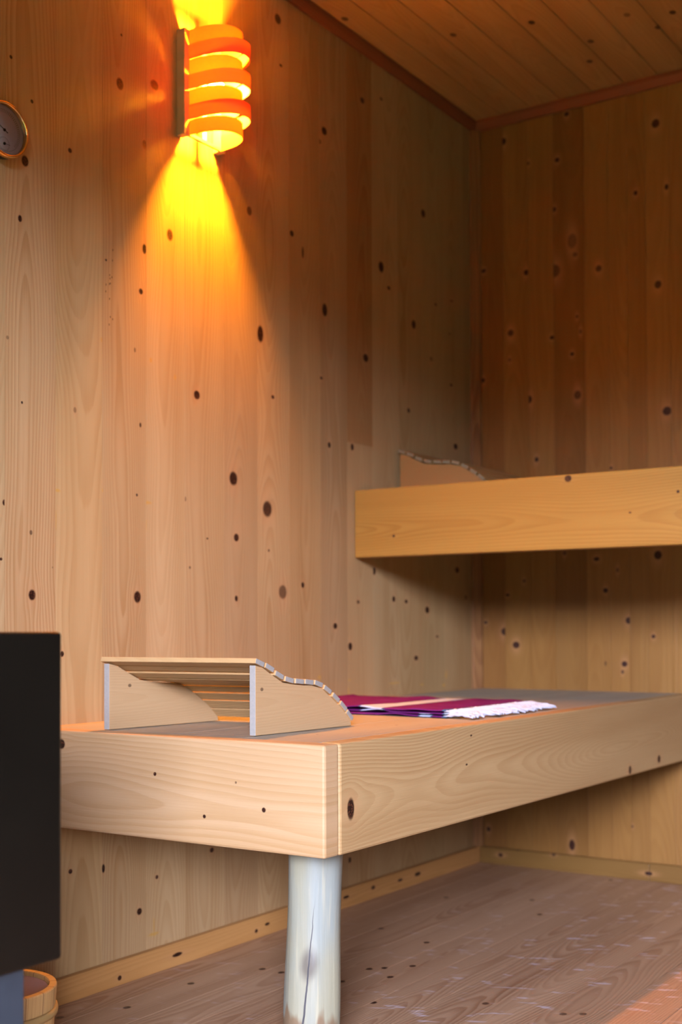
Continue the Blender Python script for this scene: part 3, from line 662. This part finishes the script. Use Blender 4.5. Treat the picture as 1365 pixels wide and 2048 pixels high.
def hand(name, c0, a, l0, l1, w0):
    """needle lying on the dial"""
    d_ = Vector((0, math.cos(a), math.sin(a))); s_ = Vector((0, -math.sin(a), math.cos(a)))
    bm = bmesh.new(); P0 = th_c + Vector((.0196, 0, 0)) + c0
    prism(bm, [P0 - d_ * l0 - s_ * w0, P0 + d_ * l1 - s_ * w0 * .35, P0 + d_ * l1 + s_ * w0 * .35, P0 - d_ * l0 + s_ * w0], (.0005, 0, 0))
    lathe(bm, [(0, -.0008), (.0024, -.0008), (.0024, .0009), (0, .0009)], 16, loc=P0, rot=rotx)
    return child(link(name, bm, m_blk), thm)
hand('needle', Vector((0, 0, 0)), math.radians(155), .008, .027, .0007)
hand('needle', Vector((0, 0, -.0235)), math.radians(2), .003, .012, .0004)
g = NT('dial_glass'); gl = g.t.nodes.new('ShaderNodeBsdfGlass'); gl.inputs['IOR'].default_value = 1.45; gl.inputs['Roughness'].default_value = 0
tp = g.t.nodes.new('ShaderNodeBsdfTransparent'); gs_ = g.t.nodes.new('ShaderNodeBsdfGlossy'); gs_.inputs['Roughness'].default_value = .02
fn = g.t.nodes.new('ShaderNodeFresnel'); fn.inputs[0].default_value = 1.5; mx = g.t.nodes.new('ShaderNodeMixShader')
g.t.links.new(fn.outputs[0], mx.inputs[0]); g.t.links.new(tp.outputs[0], mx.inputs[1]); g.t.links.new(gs_.outputs[0], mx.inputs[2]); g.t.links.new(mx.outputs[0], g.out.inputs[0])
g.t.nodes.remove(gl)
bm = bmesh.new(); rings = []
for j in range(9):
    r = .0430 * math.sin(math.pi / 2 * (j + 1) / 9); x = .0215 + .0048 * (1 - (r / .043) ** 2)
    rings.append([bm.verts.new(th_c + Vector((x, r * math.cos(2 * math.pi * i / 64), r * math.sin(2 * math.pi * i / 64)))) for i in range(64)])
cv = bm.verts.new(th_c + Vector((.0263, 0, 0)))
for i in range(64): bm.faces.new((cv, rings[0][i], rings[0][(i + 1) % 64]))
for A_, B_ in zip(rings, rings[1:]):
    for i in range(64): bm.faces.new((A_[i], B_[i], B_[(i + 1) % 64], A_[(i + 1) % 64]))
child(link('glass', bm, g.m, smooth=True), thm)

# ------------------------------------------------------------------ stove
stv = thing('wood_stove', 'black metal sauna stove at the near end of the low bench', 'stove', (.49, -2.47, 0))
m_blk2 = plain('black_stove_steel', (.005, .004, .0025), .25, .2, var=.2, scale=12)
m_blue = plain('blue_grey_steel', (.022, .028, .032), .45, .4, var=.35, scale=18)
SX0, SX1, SY0, SY1, SZ0, SZ1 = .30, .68, -2.66, -2.282, .318, .669
bm = bmesh.new(); box(bm, SX0, SX1, SY0, SY1, SZ0, SZ1); child(link('body', bm, m_blk2, bevel=.004), stv)
bm = bmesh.new(); box(bm, SX0 + .03, SX1 - .012, SY0 + .04, SY1 - .042, .0, .247); box(bm, SX0 + .03, SX1 - .012, SY0 + .04, SY1 - .042, .2485, SZ0 - .0005)
child(link('pedestal', bm, m_blue, bevel=.002), stv)
bm = bmesh.new(); box(bm, SX0 + .05, SX1 - .05, SY0 - .014, SY0 - .0005, SZ0 + .05, SZ1 - .05); child(link('stove_door', bm, m_blk2, bevel=.004), stv)
hd = bmesh.new(); tube(hd, [(SX1 - .08, SY0 - .014, .46), (SX1 - .08, SY0 - .045, .46), (SX1 - .08, SY0 - .045, .54), (SX1 - .08, SY0 - .014, .54)], .006)
child(link('door_handle', hd, m_gold), stv)

# ------------------------------------------------------------------ bucket
bc = Vector((.285, -2.038, 0)); BR, BZ = .0915, .171
bk = thing('wooden_bucket', 'small yellow pine stave bucket on the floor beside the stove', 'bucket', bc)
n = NT('bucket_staves'); p = n.sep(n.pos())
ay = n.math('SUBTRACT', p[1], bc.y); axx = n.math('SUBTRACT', p[0], bc.x)
an = n.math('MULTIPLY', n.math('ARCTAN2', ay, axx), 18 / (2 * math.pi))
gap = n.math('LESS_THAN', n.math('ABSOLUTE', n.math('SUBTRACT', n.math('FRACT', an), .5)), .03)
stv_n = n.noise(n.comb(n.math('FLOOR', n.math('ADD', an, .5)), 0.0, 3.0), 3.7, 0)
gr = n.noise(n.comb(n.math('MULTIPLY', an, 14), 0.0, n.math('MULTIPLY', p[2], 6)), 1, 3)
c = n.mix(n.smooth(gr, .35, .7), (.62, .42, .15), (.45, .27, .08))
c = n.mix(n.math('MULTIPLY', stv_n, .4), c, (.6, .38, .17))
c = n.mix(n.math('MULTIPLY', gap, .7), c, (.2, .1, .04))
n.bsdf(c, .5, .4)
bm = bmesh.new()
lathe(bm, [(0, .0), (BR * .87, 0), (BR, BZ - .002), (BR - .001, BZ), (BR - .010, BZ), (BR - .011, BZ - .002), (BR * .87 - .012, .014), (0, .014)], 72, loc=bc)
child(link('staves', bm, n.m, smooth=False), bk)
m_lin = plain('bucket_liner_plastic', (.27, .18, .18), .45, .4, var=.1, scale=30)
bm = bmesh.new()
lathe(bm, [(0, .0150), (BR * .87 - .0135, .0150), (BR - .0122, BZ - .006), (BR - .0132, BZ - .006), (BR * .87 - .0148, .0166), (0, .0166)], 72, loc=bc)
child(link('liner', bm, m_lin, smooth=True), bk)
m_hoop = wood('hoop_wood', 2, 0, 703, light=(.76, .56, .28), dark=(.58, .38, .15), center=.1, contrast=.3, knots=[])
for hz in (BZ - .036, .035):
    bm = bmesh.new(); r_ = BR * (.87 + .13 * hz / BZ)
    lathe(bm, [(r_ + .0002, hz - .006), (r_ + .0035, hz - .005), (r_ + .0045, hz), (r_ + .0035, hz + .005), (r_ + .0002, hz + .006)], 72, loc=bc, close=True)
    child(link('hoop', bm, m_hoop, smooth=True), bk)
